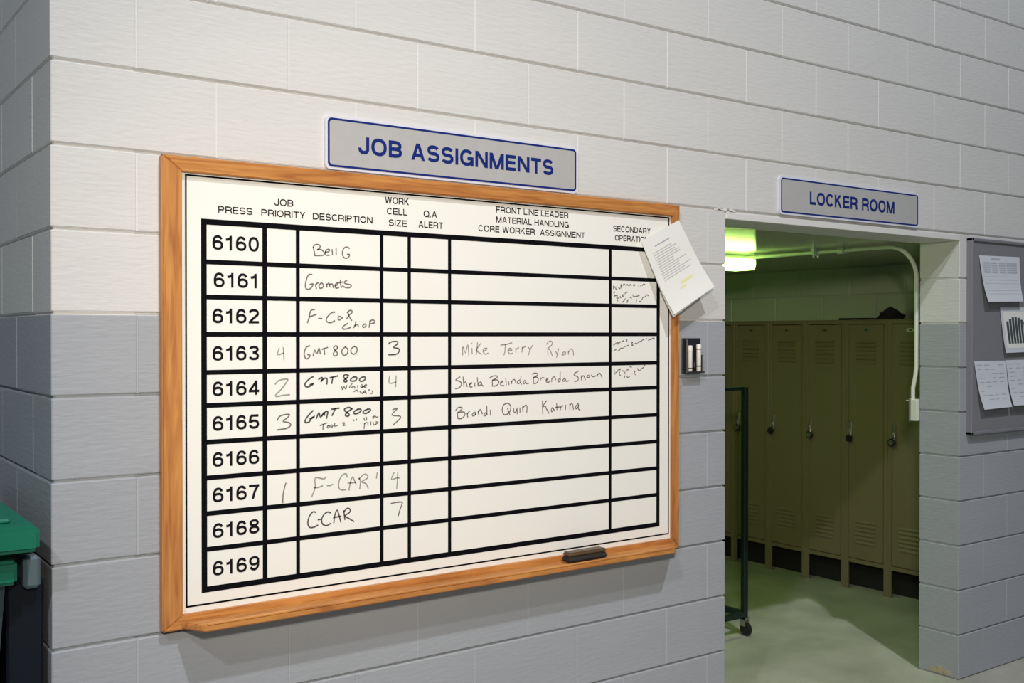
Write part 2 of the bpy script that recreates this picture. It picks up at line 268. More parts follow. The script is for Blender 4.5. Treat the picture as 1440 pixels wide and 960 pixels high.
def glyph(ch, W, H, s):
    """centre lines of a plain sans capital or digit, outer size W x H, stroke s; open ends flush with the outline"""
    h = s / 2; l, r, T, B = h, W - h, H - h, h; m = H * 0.5; cx = W / 2; rx = (W - s) / 2
    if ch == 'I': return [[(h, 0), (h, H)]]
    if ch == '.': return [[(h, 0), (h, s)]]
    if ch == 'L': return [[(l, 0), (l, H)], [(l, B), (W, B)]]
    if ch == 'E': return [[(l, 0), (l, H)], [(l, B), (W, B)], [(l, T), (W * .98, T)], [(l, m + h * .2), (W * .94, m + h * .2)]]
    if ch == 'F': return [[(l, 0), (l, H)], [(l, T), (W, T)], [(l, m - h * .1), (W * .9, m - h * .1)]]
    if ch == 'H': return [[(l, 0), (l, H)], [(r, 0), (r, H)], [(l, m), (r, m)]]
    if ch == 'T': return [[(0, T), (W, T)], [(cx, 0), (cx, H)]]
    if ch == 'N': return [[(l, 0), (l, H)], [(r, 0), (r, H)], [(l - h * .1, H + s * .15), (r + h * .1, -s * .15)]]
    if ch == 'M': return [[(l, 0), (l, H)], [(r, 0), (r, H)], [(l, H + s * .3), (cx, -s * .3)], [(r, H + s * .3), (cx, -s * .3)]]
    if ch == 'W': return [[(h * .9, H + h), (W * .27, -h)], [(W * .27, -h), (cx, H + h)], [(cx, H + h), (W * .73, -h)], [(W * .73, -h), (W - h * .9, H + h)]]
    if ch == 'A': return [[(h * .9, -h), (cx, H + h * .4)], [(W - h * .9, -h), (cx, H + h * .4)], [(W * .25, H * .30), (W * .75, H * .30)]]
    if ch == 'Y': return [[(h * .9, H + h), (cx, m * .85)], [(W - h * .9, H + h), (cx, m * .85)], [(cx, 0), (cx, m)]]
    if ch == 'K': return [[(l, 0), (l, H)], [(W - h * 1.4, H + h), (l, H * .36)], [(W * .38, H * .60), (W - h, -h)]]
    if ch == 'Z': return [[(W * .04, T), (W * .98, T)], [(0, B), (W, B)], [(r - h * .2, T), (l + h * .2, B)]]
    if ch in 'O0': return [arc(cx, H / 2, rx, (H - s) / 2 + s * .06, 0, 360, 28)]
    if ch == 'Q': return [arc(cx, H / 2, rx, (H - s) / 2 + s * .06, 0, 360, 28), [(W * .58, H * .30), (W * .98, -h)]]
    if ch == 'C': return [arc(cx, H / 2, rx, (H - s) / 2 + s * .06, 38, 322, 22)]
    if ch == 'G': return [arc(cx, H / 2, rx, (H - s) / 2 + s * .06, 38, 332, 22), [(W * .55, H * .46), (W, H * .46)], [(r, 0), (r, H * .48)]]
    if ch == 'J': return [[(r, H), (r, H * .34)] + arc(cx, H * .30, rx, H * .30 - h, 0, -180, 10)[1:] + [(l, H * .36)]]
    if ch == 'D': return [[(l, 0), (l, H)], [(l, T), (W * .42, T)] + arc(W * .42, m, r - W * .42, m - h, 90, -90, 14) + [(l, B)]]
    if ch in 'PRB':
        k = H * .45 if ch != 'B' else H * .51
        z2 = (T + k) / 2; q = W * .46
        st = [[(l, 0), (l, H)], [(l, T), (q, T)] + arc(q, z2, r - q - (h * .3 if ch == 'B' else 0), (T - k) / 2, 90, -90, 10) + [(l, k)]]
        if ch == 'R': st.append([(W * .52, k), (W * .70, k), (r - h * .3, k - H * .12), (r - h * .2, H * .12), (r + h * .1, 0)])
        if ch == 'B': st.append([(l, k), (q, k)] + arc(q, (k + B) / 2, r - q, (k - B) / 2, 90, -90, 10) + [(l, B)])
        return st
    if ch == 'S':
        k = H * .505
        return [arc(cx, (T + k) / 2, rx * .95, (T - k) / 2 + s * .04, 22, 255, 14) + arc(cx, (k + B) / 2, rx, (k - B) / 2 + s * .04, 75, -160, 14)]
    if ch == '1': return [[(W * .60, 0), (W * .60, H)], [(W * .60, H * .90), (W * .50, H * .79), (W * .33, H * .735), (W * .14, H * .73)]]
    if ch == '2': return [arc(cx, H * .70, rx, H * .30 - h, 172, -30, 13) + [(W * .30, H * .25), (l + h * .2, B)], [(0, B), (W, B)]]
    if ch == '3': return [arc(cx, H * .745, rx * .92, H * .255 - h, 165, -80, 14), arc(cx, H * .285, rx, H * .285 - h, 80, -168, 16), [(W * .38, H * .535), (W * .58, H * .535)]]
    if ch == '4': return [[(W * .72, 0), (W * .72, H)], [(W * .72, H * .93), (l * .7, H * .27)], [(0, H * .27), (W, H * .27)]]
    if ch == '5': return [[(W * .94, T), (W * .2, T)], [(W * .2, T), (W * .09, H * .44)], arc(cx, H * .325, rx, H * .325 - h, 150, -168, 18)]
    if ch == '6': return [arc(cx, H * .325, rx, H * .325 - h, 0, 360, 24), arc(cx, H / 2, rx, H / 2 - h, 30, 180, 12) + [(l, H * .32)]]
    if ch == '9': return [[(W - x, H - z) for x, z in p] for p in glyph('6', W, H, s)]
    if ch == '7': return [[(0, T), (W, T)], [(r - h * .2, H * .9), (W * .55, H * .5), (W * .34, -h)]]
    if ch == '8': return [arc(cx, H * .75, rx * .88, H * .25 - h, 0, 360, 20), arc(cx, H * .28, rx, H * .28 - h, 0, 360, 22)]
    return []


def text_mesh(name, s, width, cap, m, weight=0.15):
    """s set to the given width and capital height, origin at the left end of the base line, facing -y"""
    st = weight * cap; pen = 0.0; place = []; fixed = 0.0
    for ch in s:                     # widths that scale (pen) and fixed stroke widths (fixed)
        if ch == ' ': pen += 0.36; continue
        if ch.isdigit():
            off = 0.0 if ch != '1' else -0.06
            place.append((ch, pen + off, fixed, 0.66)); pen += 0.80 if ch != '1' else 0.66; last = pen - (0.14 if ch != '1' else 0.26)
        else:
            w = GW[ch]; place.append((ch, pen, fixed, w)); pen += w + 0.105; last = pen - 0.105
            if w == 0: fixed += st
    kx = (width - fixed) / last; mb = MB()
    for idx, (ch, px, fx_, w) in enumerate(place):
        W = w * kx if w else st; x0 = px * kx + fx_
        for pi_, path in enumerate(glyph(ch, W, cap, st)):
            P = [Vector(p) for p in path]; P = [P[0]] + [p for o_, p in zip(P, P[1:]) if (p - o_).length > 1e-6]
            N = len(P); closed = (P[0] - P[-1]).length < 1e-6
            nr = []
            for i in range(N):
                a = P[i] - P[i - 1] if i else (P[0] - P[-2] if closed else P[1] - P[0])
                c = P[i + 1] - P[i] if i < N - 1 else (P[1] - P[0] if closed else P[-1] - P[-2])
                a = a.normalized(); c = c.normalized(); n1 = Vector((-a.y, a.x)); n2 = Vector((-c.y, c.x)); nn = (n1 + n2)
                nn = nn / max(0.35, nn.length ** 2 / 2); nr.append(nn * st / 2)
            for i in range(N - 1):
                q = [P[i] + nr[i], P[i] - nr[i], P[i + 1] - nr[i + 1], P[i + 1] + nr[i + 1]]
                lo, hi = -0.02 * cap, 1.02 * cap
                for bound, sg in ((lo if ch in 'OQCGSJ0235689' else 0.0, 1), (hi if ch in 'OQCGS0235689' else cap, -1)):
                    o_ = []
                    for j in range(len(q)):
                        A, Bv = q[j], q[(j + 1) % len(q)]; da, db = sg * (A.y - bound), sg * (Bv.y - bound)
                        if da >= 0: o_.append(A)
                        if da * db < 0: o_.append(A + (Bv - A) * (da / (da - db)))
                    q = o_
                if len(q) > 2:
                    n = len(mb.v); mb.v += [(x0 + v.x, -0.00008 * pi_, v.y) for v in q]; mb.f.append(tuple(range(n, n + len(q))))
    return mb.mesh(name, m)


def ribbon(strokes, width, depth=0.0003):
    """pen strokes, each a list of (x, z), smoothed and given a width, lying in a plane facing -y"""
    mb = MB()
    for st in strokes:
        P = [Vector(p) for p in st]; Q = []
        if len(P) == 2: Q = P
        else:
            for i in range(len(P) - 1):
                p0 = P[max(i - 1, 0)]; p1 = P[i]; p2 = P[i + 1]; p3 = P[min(i + 2, len(P) - 1)]
                for t in (0, 1 / 3, 2 / 3):
                    Q.append(0.5 * ((2 * p1) + (p2 - p0) * t + (2 * p0 - 5 * p1 + 4 * p2 - p3) * t * t + (3 * p1 - p0 - 3 * p2 + p3) * t ** 3))
            Q.append(P[-1])
        n0 = len(mb.v); N = len(Q)
        for i, q in enumerate(Q):
            d = Q[min(i + 1, N - 1)] - Q[max(i - 1, 0)]
            if d.length < 1e-7: d = Vector((1, 0))
            d.normalize(); nrm = Vector((-d.y, d.x)) * width / 2
            e = q - d * width * 0.3 if i == 0 else (q + d * width * 0.3 if i == N - 1 else q)
            mb.v += [(e.x + nrm.x, -depth, e.y + nrm.y), (e.x - nrm.x, -depth, e.y - nrm.y)]
        for i in range(N - 1):
            a = n0 + 2 * i; mb.f.append((a, a + 1, a + 3, a + 2))
    return mb


def round_rect(w, h, r, n=5):
    pts = []
    for cx, cz, a0 in ((w / 2 - r, h / 2 - r, 0), (-w / 2 + r, h / 2 - r, 90), (-w / 2 + r, -h / 2 + r, 180), (w / 2 - r, -h / 2 + r, 270)):
        for i in range(n + 1):
            a = math.radians(a0 + 90 * i / n); pts.append((cx + r * math.cos(a), cz + r * math.sin(a)))
    return pts


def loop_band(outer, inner, y):
    mb = MB(); n = len(outer)
    mb.v += [(x, y, z) for x, z in outer] + [(x, y, z) for x, z in inner]
    for i in range(n):
        j = (i + 1) % n; mb.f.append((i, j, n + j, n + i))
    return mb


# ================================================================ SETTING
H = 0.2032; L = 0.4064
TOPROW = 20
OX0, OX1 = 2.33, 3.861            # the doorway
_bm_cache = {}


def block_mesh(w, h, d, m):
    k = (round(w, 3), round(h, 3), round(d, 3), m.name)
    if k not in _bm_cache:
        _bm_cache[k] = MB().box((0, 0, 0), (w, d, h)).mesh('block', m, bevel=0.0020)
    return _bm_cache[k]


JH = 0.0085; JV = 0.0018


def put_block(parent, x0, x1, y0, y1, z0, m, z1=None):
    z1 = z1 or z0 + H
    o = link('block', block_mesh(x1 - x0 - JV, z1 - z0 - JH, y1 - y0 - JV * (1 if parent.name == 'wall_left' else 0), m), parent)
    j = random.uniform(-0.0005, 0.0005)
    if parent.name == 'wall_left': o.location = (x0 + 0.0 + j, y0 + JV / 2, z0 + JH / 2)
    else: o.location = (x0 + JV / 2, y0 + j, z0 + JH / 2)
    return o


def mortar_profile(z0, z1, last):
    """(depth, z) outline of the mortar between z0 and z1 with a tooled bed joint at each course line"""
    pts = []; k0 = round(z0 / H); k1 = round(z1 / H)
    for k in range(k0, k1 + 1):
        zz = k * H; pts.append((0.0012, zz - 0.0042))
        if k == k1 and not last: break
        pts += [(0.0095, zz - 0.0018), (0.0095, zz + 0.0018)]
        if k < k1: pts.append((0.0012, zz + 0.0042))
    return pts


def mortar(parent, axis, a, b, z0, z1, depth, m, face=0.0, sign=1):
    pts = [(face + sign * d, z) for d, z in mortar_profile(z0, z1, z1 > 11 * H)]
    zt = pts[-1][1]; zb = pts[0][1]
    pts += [(face + sign * depth, zt), (face + sign * depth, zb)]
    mb = MB().prism(pts, axis, a, b)
    o = link('mortar', mb.mesh('mortar', m), parent)
    return o


# hall-side main wall, painted white above 1.63 m and grey below
wall_front = structure('wall_front')
XE = 5.9
for r in range(TOPROW):
    z = r * H; m = M_WHITE if r >= 8 else M_GREY
    xs = [0.0]; k = 2 if r % 2 == 0 else 1
    while k * H < XE - 0.05: xs.append(k * H); k += 2
    xs.append(XE)
    for x0, x1 in zip(xs[:-1], xs[1:]):
        if r % 2 == 1 and x1 <= H + 0.001: continue          # this corner block belongs to the left wall
        for a, b in (((x0, x1),) if r >= 10 else ((x0, min(x1, OX0)), (max(x0, OX1), x1))):
            if b - a > 0.03: put_block(wall_front, a, b, 0.0, H - 0.002, z, m)
ZP = 8 * H
for (za, zb, m) in ((0, 8 * H, M_MG), (8 * H, 10 * H, M_MW)):
    mortar(wall_front, 'x', 0.006, OX0 - 0.005, za, zb, H - 0.006, m)
    mortar(wall_front, 'x', OX1 + 0.005, XE, za, zb, H - 0.006, m)
mortar(wall_front, 'x', 0.006, XE, 10 * H, TOPROW * H, H - 0.006, M_MW)
lt = MB().box((OX0 + 0.001, -0.003, 1.999), (OX1 - 0.001, 0.0, 2.0235)).box((OX0 + 0.001, 0.0, 1.999), (OX1 - 0.001, H, 2.0275))
part('lintel', lt, M_MW, wall_front, bevel=0.002)
# flaked plaster over the left end of the lintel
fl = MB()
for i in range(7):
    x = 2.27 + i * 0.016; fl.box((x, -0.0025 - 0.002 * (i % 2), 2.0265 + 0.003 * ((i * 5) % 3)), (x + 0.015, 0.003, 2.034 + 0.003 * ((i * 3) % 2)))
part('plaster_flake', fl, M_MW, wall_front, bevel=0.001)
ch = MB()
for i, (a, b, h) in enumerate(((0.035, 0.075, 0.035), (0.07, 0.11, 0.048), (0.1, 0.15, 0.036), (0.02, 0.04, 0.016))):
    ch.box((OX1 - 0.0022, a, 0.006), (OX1 + 0.01, b, h))
part('chipped_patch', ch, M_CHIP, wall_front, bevel=0.004, bseg=2)

# left wall running back from the outside corner
wall_left = structure('wall_left')
for r in range(TOPROW):
    z = r * H; m = M_WHITE if r >= 8 else M_GREY
    ys = [0.0] if r % 2 else [H]; k = 2 if r % 2 else 3
    while k * H < 4.2: ys.append(k * H); k += 2
    ys.append(4.4)
    for y0, y1 in zip(ys[:-1], ys[1:]):
        put_block(wall_left, 0.0, H, y0 if y0 > 0 else -JV / 2, y1, z, m)
for (za, zb, m) in ((0, 8 * H, M_MG), (8 * H, TOPROW * H, M_MW)):
    mortar(wall_left, 'y', 0.006, 4.4, za, zb, H - 0.006, m)

# locker room
wall_right = structure('wall_right')
WX = 5.23
for r in range(10):
    z = r * H; off = 0.384 if r % 2 else 0.187
    ys = [0.21]; y = off
    while y < 4.35:
        if y > 0.25: ys.append(y)
        y += L
    ys.append(4.4)
    zt = min(z + H, 2.012)
    for y0, y1 in zip(ys[:-1], ys[1:]):
        o = link('block', _bm_cache.setdefault(('in', round(y1 - y0, 3), round(zt - z, 3)),
                 MB().box((0, 0, 0), (0.1, y1 - y0 - 0.007, zt - z - 0.007)).mesh('block', M_IN, bevel=0.003)), wall_right)
        o.location = (WX + random.uniform(-0.001, 0.001), y0 + 0.0035, z + 0.0035)
link('mortar', MB().box((WX + 0.005, 0.205, 0), (WX + 0.12, 4.4, 2.012)).mesh('mortar', M_INM), wall_right)
wall_back = structure('wall_back', MB().box((0.0, 4.4, 0), (WX + 0.12, 4.55, 2.3)), M_IN)
ceiling = structure('ceiling', MB().box((H - 0.002, H - 0.003, 2.012), (WX + 0.12, 4.4, 2.14)), M_CEIL)
floor = structure('floor', MB().box((-6, -7, -0.15), (9, 4.6, 0.0)), M_FLOOR)

# ================================================================ JOB BOARD
BX0, BX1, BZ0, BZ1 = 0.257, 2.071, 0.820, 2.028
FW = 0.036
board = thing('job_assignment_board', (1.164, 0, BZ0), 'large white job assignments board with black grid in an oak frame', 'whiteboard')
IX0, IX1, IZ0, IZ1 = BX0 + 0.052, BX1 - 0.032, 0.857, 1.988
part('writing_surface', MB().box((BX0 + .02, -0.010, BZ0 + .02), (BX1 - .02, 0.0, BZ1 - .02)), M_BOARD, board)


def rail(pts, m):  # mitred frame rail: four corners in x/z, front at y=-0.025
    mb = MB().prism(pts, 'y', -0.025, 0.0)
    return part('frame_rail', mb, m, board, bevel=0.003, bseg=2)


rail([(BX0, BZ1), (BX1, BZ1), (IX1, IZ1), (IX0, IZ1)], M_OAKX)
rail([(BX0, BZ0), (IX0, IZ0), (IX1, IZ0), (BX1, BZ0)], M_OAKX)
rail([(BX0, BZ0), (BX0, BZ1), (IX0, IZ1), (IX0, IZ0)], M_OAKZ)
rail([(BX1, BZ0), (IX1, IZ0), (IX1, IZ1), (BX1, BZ1)], M_OAKZ)
tr = MB().prism([(BX0 + 0.048, -0.024), (BX1 - 0.030, -0.024), (BX1 - 0.030, -0.030), (BX1 - 0.082, -0.088), (BX1 - 0.090, -0.092), (BX0 + 0.090, -0.092), (BX0 + 0.082, -0.088), (BX0 + 0.048, -0.030)], 'z', 0.823, 0.841)
part('tray', tr, M_OAKX, board, bevel=0.003, bseg=2)
part('tray_lip', MB().box((BX0 + 0.092, -0.092, 0.838), (BX1 - 0.092, -0.084, 0.845)), M_OAKX, board, bevel=0.002)

YS = -0.0103
HL = [1.866, 1.762, 1.671, 1.574, 1.475, 1.389, 1.294, 1.201, 1.108, 1.015, 0.911]
VL = [0.3695, 0.5354, 0.6308, 0.8901, 0.9816, 1.1213, 1.7595, 1.9800]
for i, z in enumerate(HL):
    w = 0.0075 if i in (0, 10) else 0.0062
    part('grid_line', MB().box((VL[0] - 0.0074, YS - 0.0004, z - w), (VL[-1] + 0.0074, YS + 0.0008, z + w)), M_BLACK, board)
for i, x in enumerate(VL):
    w = (0.0074, 0.0065, 0.0056, 0.0056, 0.0056, 0.0056, 0.0058, 0.0074)[i]
    part('grid_line', MB().box((x - w, YS - 0.0003, HL[-1]), (x + w, YS + 0.0008, HL[0])), M_BLACK, board)
TX0, TX1, TZ0, TZ1 = 0.3205, 2.033, 0.871, 1.985
for a, b in (((TX0, TZ0), (TX0 + 0.0045, TZ1)), ((TX1 - 0.0045, TZ0), (TX1, TZ1)), ((TX0, TZ0), (TX1, TZ0 + 0.0045)), ((TX0, TZ1 - 0.0045), (TX1, TZ1))):
    part('border_line', MB().box((a[0], YS - 0.0003, a[1]), (b[0], YS + 0.0008, b[1])), M_BLACK, board)


def lettering(name, s, x0, x1, z, cap, m, parent, y, weight=0.15):
    me = text_mesh(name, s, x1 - x0, cap, m, weight)
    off = Vector((0, 0, 0)); p = parent
    while p is not None: off += Vector(p.location); p = p.parent
    o = link(name, me, parent); o.location = Vector((x0, y, z)) - off
    return o


for s, x0, x1, z, cap in (
        ('PRESS', 0.4079, 0.5014, 1.8915, 0.0180), ('JOB', 0.5629, 0.6177, 1.9215, 0.0185), ('PRIORITY', 0.5259, 0.6534, 1.8915, 0.0180),
        ('DESCRIPTION', 0.6754, 0.8607, 1.8912, 0.0182), ('WORK', 0.901, 0.9812, 1.9522, 0.0190), ('CELL', 0.9073, 0.9752, 1.9210, 0.0188),
        ('SIZE', 0.9131, 0.9737, 1.8880, 0.0188), ('Q.A', 1.0305, 1.0772, 1.9213, 0.0192), ('ALERT', 1.0127, 1.0978, 1.8893, 0.0192),
        ('FRONT LINE LEADER', 1.2919, 1.5782, 1.9521, 0.0190), ('MATERIAL HANDLING', 1.292, 1.5804, 1.9210, 0.0190),
        ('CORE WORKER  ASSIGNMENT', 1.2255, 1.6484, 1.8905, 0.0190), ('SECONDARY', 1.7721, 1.9432, 1.9215, 0.0190), ('OPERATION', 1.7799, 1.9327, 1.8905, 0.0190)):
    lettering('column_heading', s, x0, x1, z, cap, M_TEXT, board, YS - 0.0004, 0.16)
for i in range(10):
    zc = (HL[i] + HL[i + 1]) / 2
    x1 = 0.5125 if i == 1 else 0.5190
    lettering('press_number', '616%d' % i, 0.3955 if i == 1 else 0.3920, x1, zc - 0.0195, 0.0385, M_TEXT, board, YS - 0.0004, 0.168)
for wdt, tone, strokes in INK:
    sts = [[(s[i] / 1e4, s[i + 1] / 1e4) for i in range(0, len(s), 2)] for s in strokes]
    mb = ribbon(sts, (wdt if wdt > 28 else 31) / 1e4, 0.0); mb.v = [(a, YS - 0.0004, c) for a, b, c in mb.v]
    part('handwriting', mb, M_INK[tone], board)

# ================================================================ SIGNS
def sign(name, x0, x1, z0, z1, text, tx0, tx1, tz, tcap, label):
    t = thing(name, ((x0 + x1) / 2, 0, z0), label, 'sign')
    cx, cz = (x0 + x1) / 2, (z0 + z1) / 2; w, h = x1 - x0, z1 - z0
    part('sign_edge', MB().prism([(cx + a, cz + b) for a, b in round_rect(w, h, 0.016)], 'y', -0.009, 0.001), M_SIGNE, t)
    part('sign_panel', MB().prism([(cx + a, cz + b) for a, b in round_rect(w - 0.014, h - 0.014, 0.012)], 'y', -0.0098, -0.008), M_SIGN, t)
    o_ = [(cx + a, cz + b) for a, b in round_rect(w - 0.014, h - 0.014, 0.013)]
    i_ = [(cx + a, cz + b) for a, b in round_rect(w - 0.026, h - 0.026, 0.009)]
    part('sign_border', loop_band(o_, i_, -0.0101), M_NAVY, t)
    lettering('sign_lettering', text, tx0, tx1, tz, tcap, M_NAVY, t, -0.0104, 0.205)
    return t


sign('job_assignments_sign', 0.714, 1.619, 2.035, 2.186, 'JOB ASSIGNMENTS', 0.8158, 1.5167, 2.0862, 0.0490,
     'silver sign reading JOB ASSIGNMENTS in navy letters above the large white board')
sign('locker_room_sign', 2.618, 3.530, 2.036, 2.184, 'LOCKER ROOM', 2.796, 3.351, 2.0850, 0.0505,
     'silver sign reading LOCKER ROOM in navy letters above the doorway')

# ================================================================ eraser, marker holder, markers
er = thing('board_eraser', (1.607, -0.058, 0.8415), 'dark brown board eraser lying on the oak tray', 'eraser')
part('felt_pad', MB().box((1.528, -0.088, 0.8455), (1.686, -0.036, 0.863)), M_FELT, er, bevel=0.006, bseg=3)
part('back', MB().box((1.530, -0.083, 0.8625), (1.684, -0.040, 0.876)), M_ERAS, er, bevel=0.005, bseg=3)

mh = thing('marker_holder', (2.150, 0, 1.437), 'small black plastic marker holder on the wall right of the white board', 'holder')
part('back_plate', MB().box((2.101, -0.006, 1.434), (2.195, 0.001, 1.560)), M_BLKP, mh, bevel=0.003)
part('side', MB().box((2.101, -0.030, 1.436), (2.107, -0.004, 1.558)), M_BLKP, mh, bevel=0.002)
part('side', MB().box((2.189, -0.020, 1.436), (2.195, -0.004, 1.5)), M_BLKP, mh, bevel=0.002)
part('shelf', MB().box((2.103, -0.030, 1.436), (2.193, -0.004, 1.441)), M_BLKP, mh, bevel=0.002)
for gx in (2.1515, 2.1245):
    part('clip', MB().box((gx - 0.004, -0.02, 1.455), (gx + 0.004, -0.005, 1.475)), M_BLKP, mh, bevel=0.001)


def marker(x, y, z0, z1, label, dark_z):
    t = thing('dry_erase_marker', (x, y, z0), label, 'marker', 'markers in the black wall holder')
    part('barrel', MB().lathe([(0.0066, z0), (0.0085, z0 + 0.003), (0.0085, z1 - 0.022), (0.0085, z1 - 0.0215)], (x, y, 0), 'z', 16), M_MARK, t)
    part('ring', MB().lathe([(0.0088, dark_z), (0.0088, dark_z + 0.004)], (x, y, 0), 'z', 16), M_BLKP, t)
    part('cap', MB().lathe([(0.0092, z1 - 0.022), (0.0092, z1 - 0.003), (0.0075, z1)], (x, y, 0), 'z', 16), M_MARK, t)
    return t


marker(2.127, -0.019, 1.4415, 1.534, 'white marker on the left side of the black wall holder', 1.4505)
m2 = marker(2.171, -0.019, 1.4415, 1.538, 'white marker with two black rings on the right side of the wall holder', 1.458)
part('ring', MB().lathe([(0.0095, 1.519), (0.0095, 1.5225)], (2.171, -0.019, 0), 'z', 16), M_BLKP, m2)

# ================================================================ papers
def sheet(name, corners, label, curl=0.0, m=M_PAPER, group=None, nu=8, nv=12, base=-0.027, lift=0.0, lean=0.0, lines=None, thick=0.0004):
    """corners: top left, top right, bottom right, bottom left in x/z; bends away from the wall towards its free lower edge"""
    TL, TR, BR, BL = [Vector(c) for c in corners]
    org = (TL + TR) / 2
    t = thing(name, (org.x, base, org.y), label, 'paper', group)

    def P(u, v, d=0.0):
        q = (TL * (1 - u) + TR * u) * (1 - v) + (BL * (1 - u) + BR * u) * v
        out = lift * v + curl * max(0, v - 0.45) ** 2 * 3.3 + lean * u * v
        return (q.x, base - out - d, q.y)
    mb = MB()
    for j in range(nv + 1):
        for i in range(nu + 1): mb.v.append(P(i / nu, j / nv))
    for j in range(nv):
        for i in range(nu):
            a = j * (nu + 1) + i; mb.f.append((a, a + 1, a + nu + 2, a + nu + 1))
    n = len(mb.v)
    mb.v += [(x, y + thick, z) for x, y, z in mb.v]
    mb.f += [tuple(n + i for i in reversed(f)) for f in mb.f]
    mb.smooth = True
    part('page', mb, m, t)

    def band(u0, u1, v0, v1, mm, nm):
        b = MB(); K = 6
        for j in range(3):
            for i in range(K + 1):
                b.v.append(P(u0 + (u1 - u0) * i / K, v0 + (v1 - v0) * j / 2, 0.0005))
        for j in range(2):
            for i in range(K): b.f.append((j * (K + 1) + i, j * (K + 1) + i + 1, (j + 1) * (K + 1) + i + 1, (j + 1) * (K + 1) + i))
        return part(nm, b, mm, t)
    for (u0, u1, v0, v1, mm, nm) in (lines or []): band(u0, u1, v0, v1, mm, nm)
    return t, band


rnd = random.Random(3)
ln = [(0.24, 0.62, 0.135, 0.155, M_TEXT, 'printed_line')]
for i in range(13):
    v = 0.21 + i * 0.031
    ln.append((0.14, 0.52 + 0.34 * rnd.random(), v, v + 0.010, M_PTEXT, 'printed_line'))
ln.append((0.42, 0.72, 0.70, 0.735, M_YEL, 'highlighter_mark')); ln.append((0.36, 0.52, 0.76, 0.785, M_YEL, 'highlighter_mark'))
C = [(1.881, 1.892), (2.060, 1.975), (2.206, 1.744), (2.008, 1.642)]
ln[0] = (0.24, 0.62, 0.135, 0.15, M_PTEXT2, 'printed_line')
sheet('posted_notice', C, 'typed notice with yellow highlighter hanging askew over the upper right corner of the white board',
      lift=0.016, curl=0.016, lean=0.0, base=-0.030, lines=ln)
sheet('posted_notice', [(1.885, 1.888), (2.056, 1.968), (2.196, 1.735), (2.012, 1.632)],
      'page curling out from under the typed notice at the board corner', lift=0.012, curl=0.012, base=-0.0285)

# ================================================================ grey tack board
tb = thing('tack_board', (4.5, 0, 1.115), 'grey fabric bulletin board on the pillar right of the doorway', 'bulletin board')
part('fabric_panel', MB().box((3.93, -0.020, 1.125), (5.09, 0.001, 2.003)), M_CORK, tb)
for a, b in (((3.917, 1.115), (3.931, 2.013)), ((5.089, 1.115), (5.103, 2.013)), ((3.917, 1.115), (5.103, 1.129)), ((3.917, 1.999), (5.103, 2.013))):
    part('frame_rail', MB().box((a[0], -0.028, a[1]), (b[0], 0.001, b[1])), M_CORKF, tb, bevel=0.002)

ln = [(0.28, 0.5, 0.05, 0.09, M_PTEXT2, 'printed_line')]
for i in range(5):
    for (u0, u1) in ((0.06, 0.24), (0.27, 0.42), (0.46, 0.62), (0.65, 0.92)):
        ln.append((u0, u1, 0.14 + i * 0.05, 0.172 + i * 0.05, M_PTEXT2, 'printed_line'))
for i in range(6): ln.append((0.05, 0.93, 0.45 + i * 0.075, 0.456 + i * 0.075, M_PTEXT, 'printed_line'))
sheet('posted_sheet', [(3.982, 1.936), (4.330, 1.942), (4.318, 1.730), (4.014, 1.723)],
      'pale form with a shaded printed table at the top of the grey bulletin board', curl=0.012, lift=0.016, m=M_PAPERB, base=-0.022, lines=ln)
cs, band = sheet('posted_chart', [(4.160, 1.700), (4.560, 1.706), (4.560, 1.492), (4.190, 1.486)],
                 'sheet with a dark bar chart pinned at the middle of the grey bulletin board', curl=0.004, lift=0.010, m=M_PAPERB, base=-0.022,
                 lines=[(0.05, 0.94, 0.10, 0.90, M_PAPER, 'chart_field'), (0.05, 0.94, 0.82, 0.9, M_PTEXT2, 'chart_axis')])
for i in range(12):
    h = 0.52 + 0.07 * math.sin(i * 0.7 - 0.4)
    b = band(0.10 + i * 0.065, 0.10 + i * 0.065 + 0.052, 0.80 - h, 0.80, M_CHART, 'chart_bar')
    b.location.y -= 0.0006
ln = []
for j in range(9):
    for i in range(4):
        if rnd.random() < 0.85: ln.append((0.07 + i * 0.22, 0.07 + i * 0.22 + 0.1 + 0.08 * rnd.random(), 0.08 + j * 0.09, 0.095 + j * 0.09, M_PTEXT2, 'printed_line'))
sheet('posted_sheet', [(3.944, 1.452), (4.215, 1.450), (4.225, 1.233), (3.988, 1.229)],
      'pale typed sheet at the lower left of the grey bulletin board', curl=0.014, lift=0.012, m=M_PAPERB, base=-0.022, lines=ln)
sheet('posted_sheet', [(4.212, 1.452), (4.490, 1.452), (4.492, 1.236), (4.235, 1.238)],
      'pale typed sheet at the bottom of the bulletin board, directly under the bar chart', curl=0.014, lift=0.014, m=M_PAPERB, base=-0.0235, lines=ln[:24])

# ================================================================ lockers (front at x = 4.92, row running in y)
LX = 4.92; LD = 0.305; LT = 1.662; LB = 0.165; LWD = 0.3045


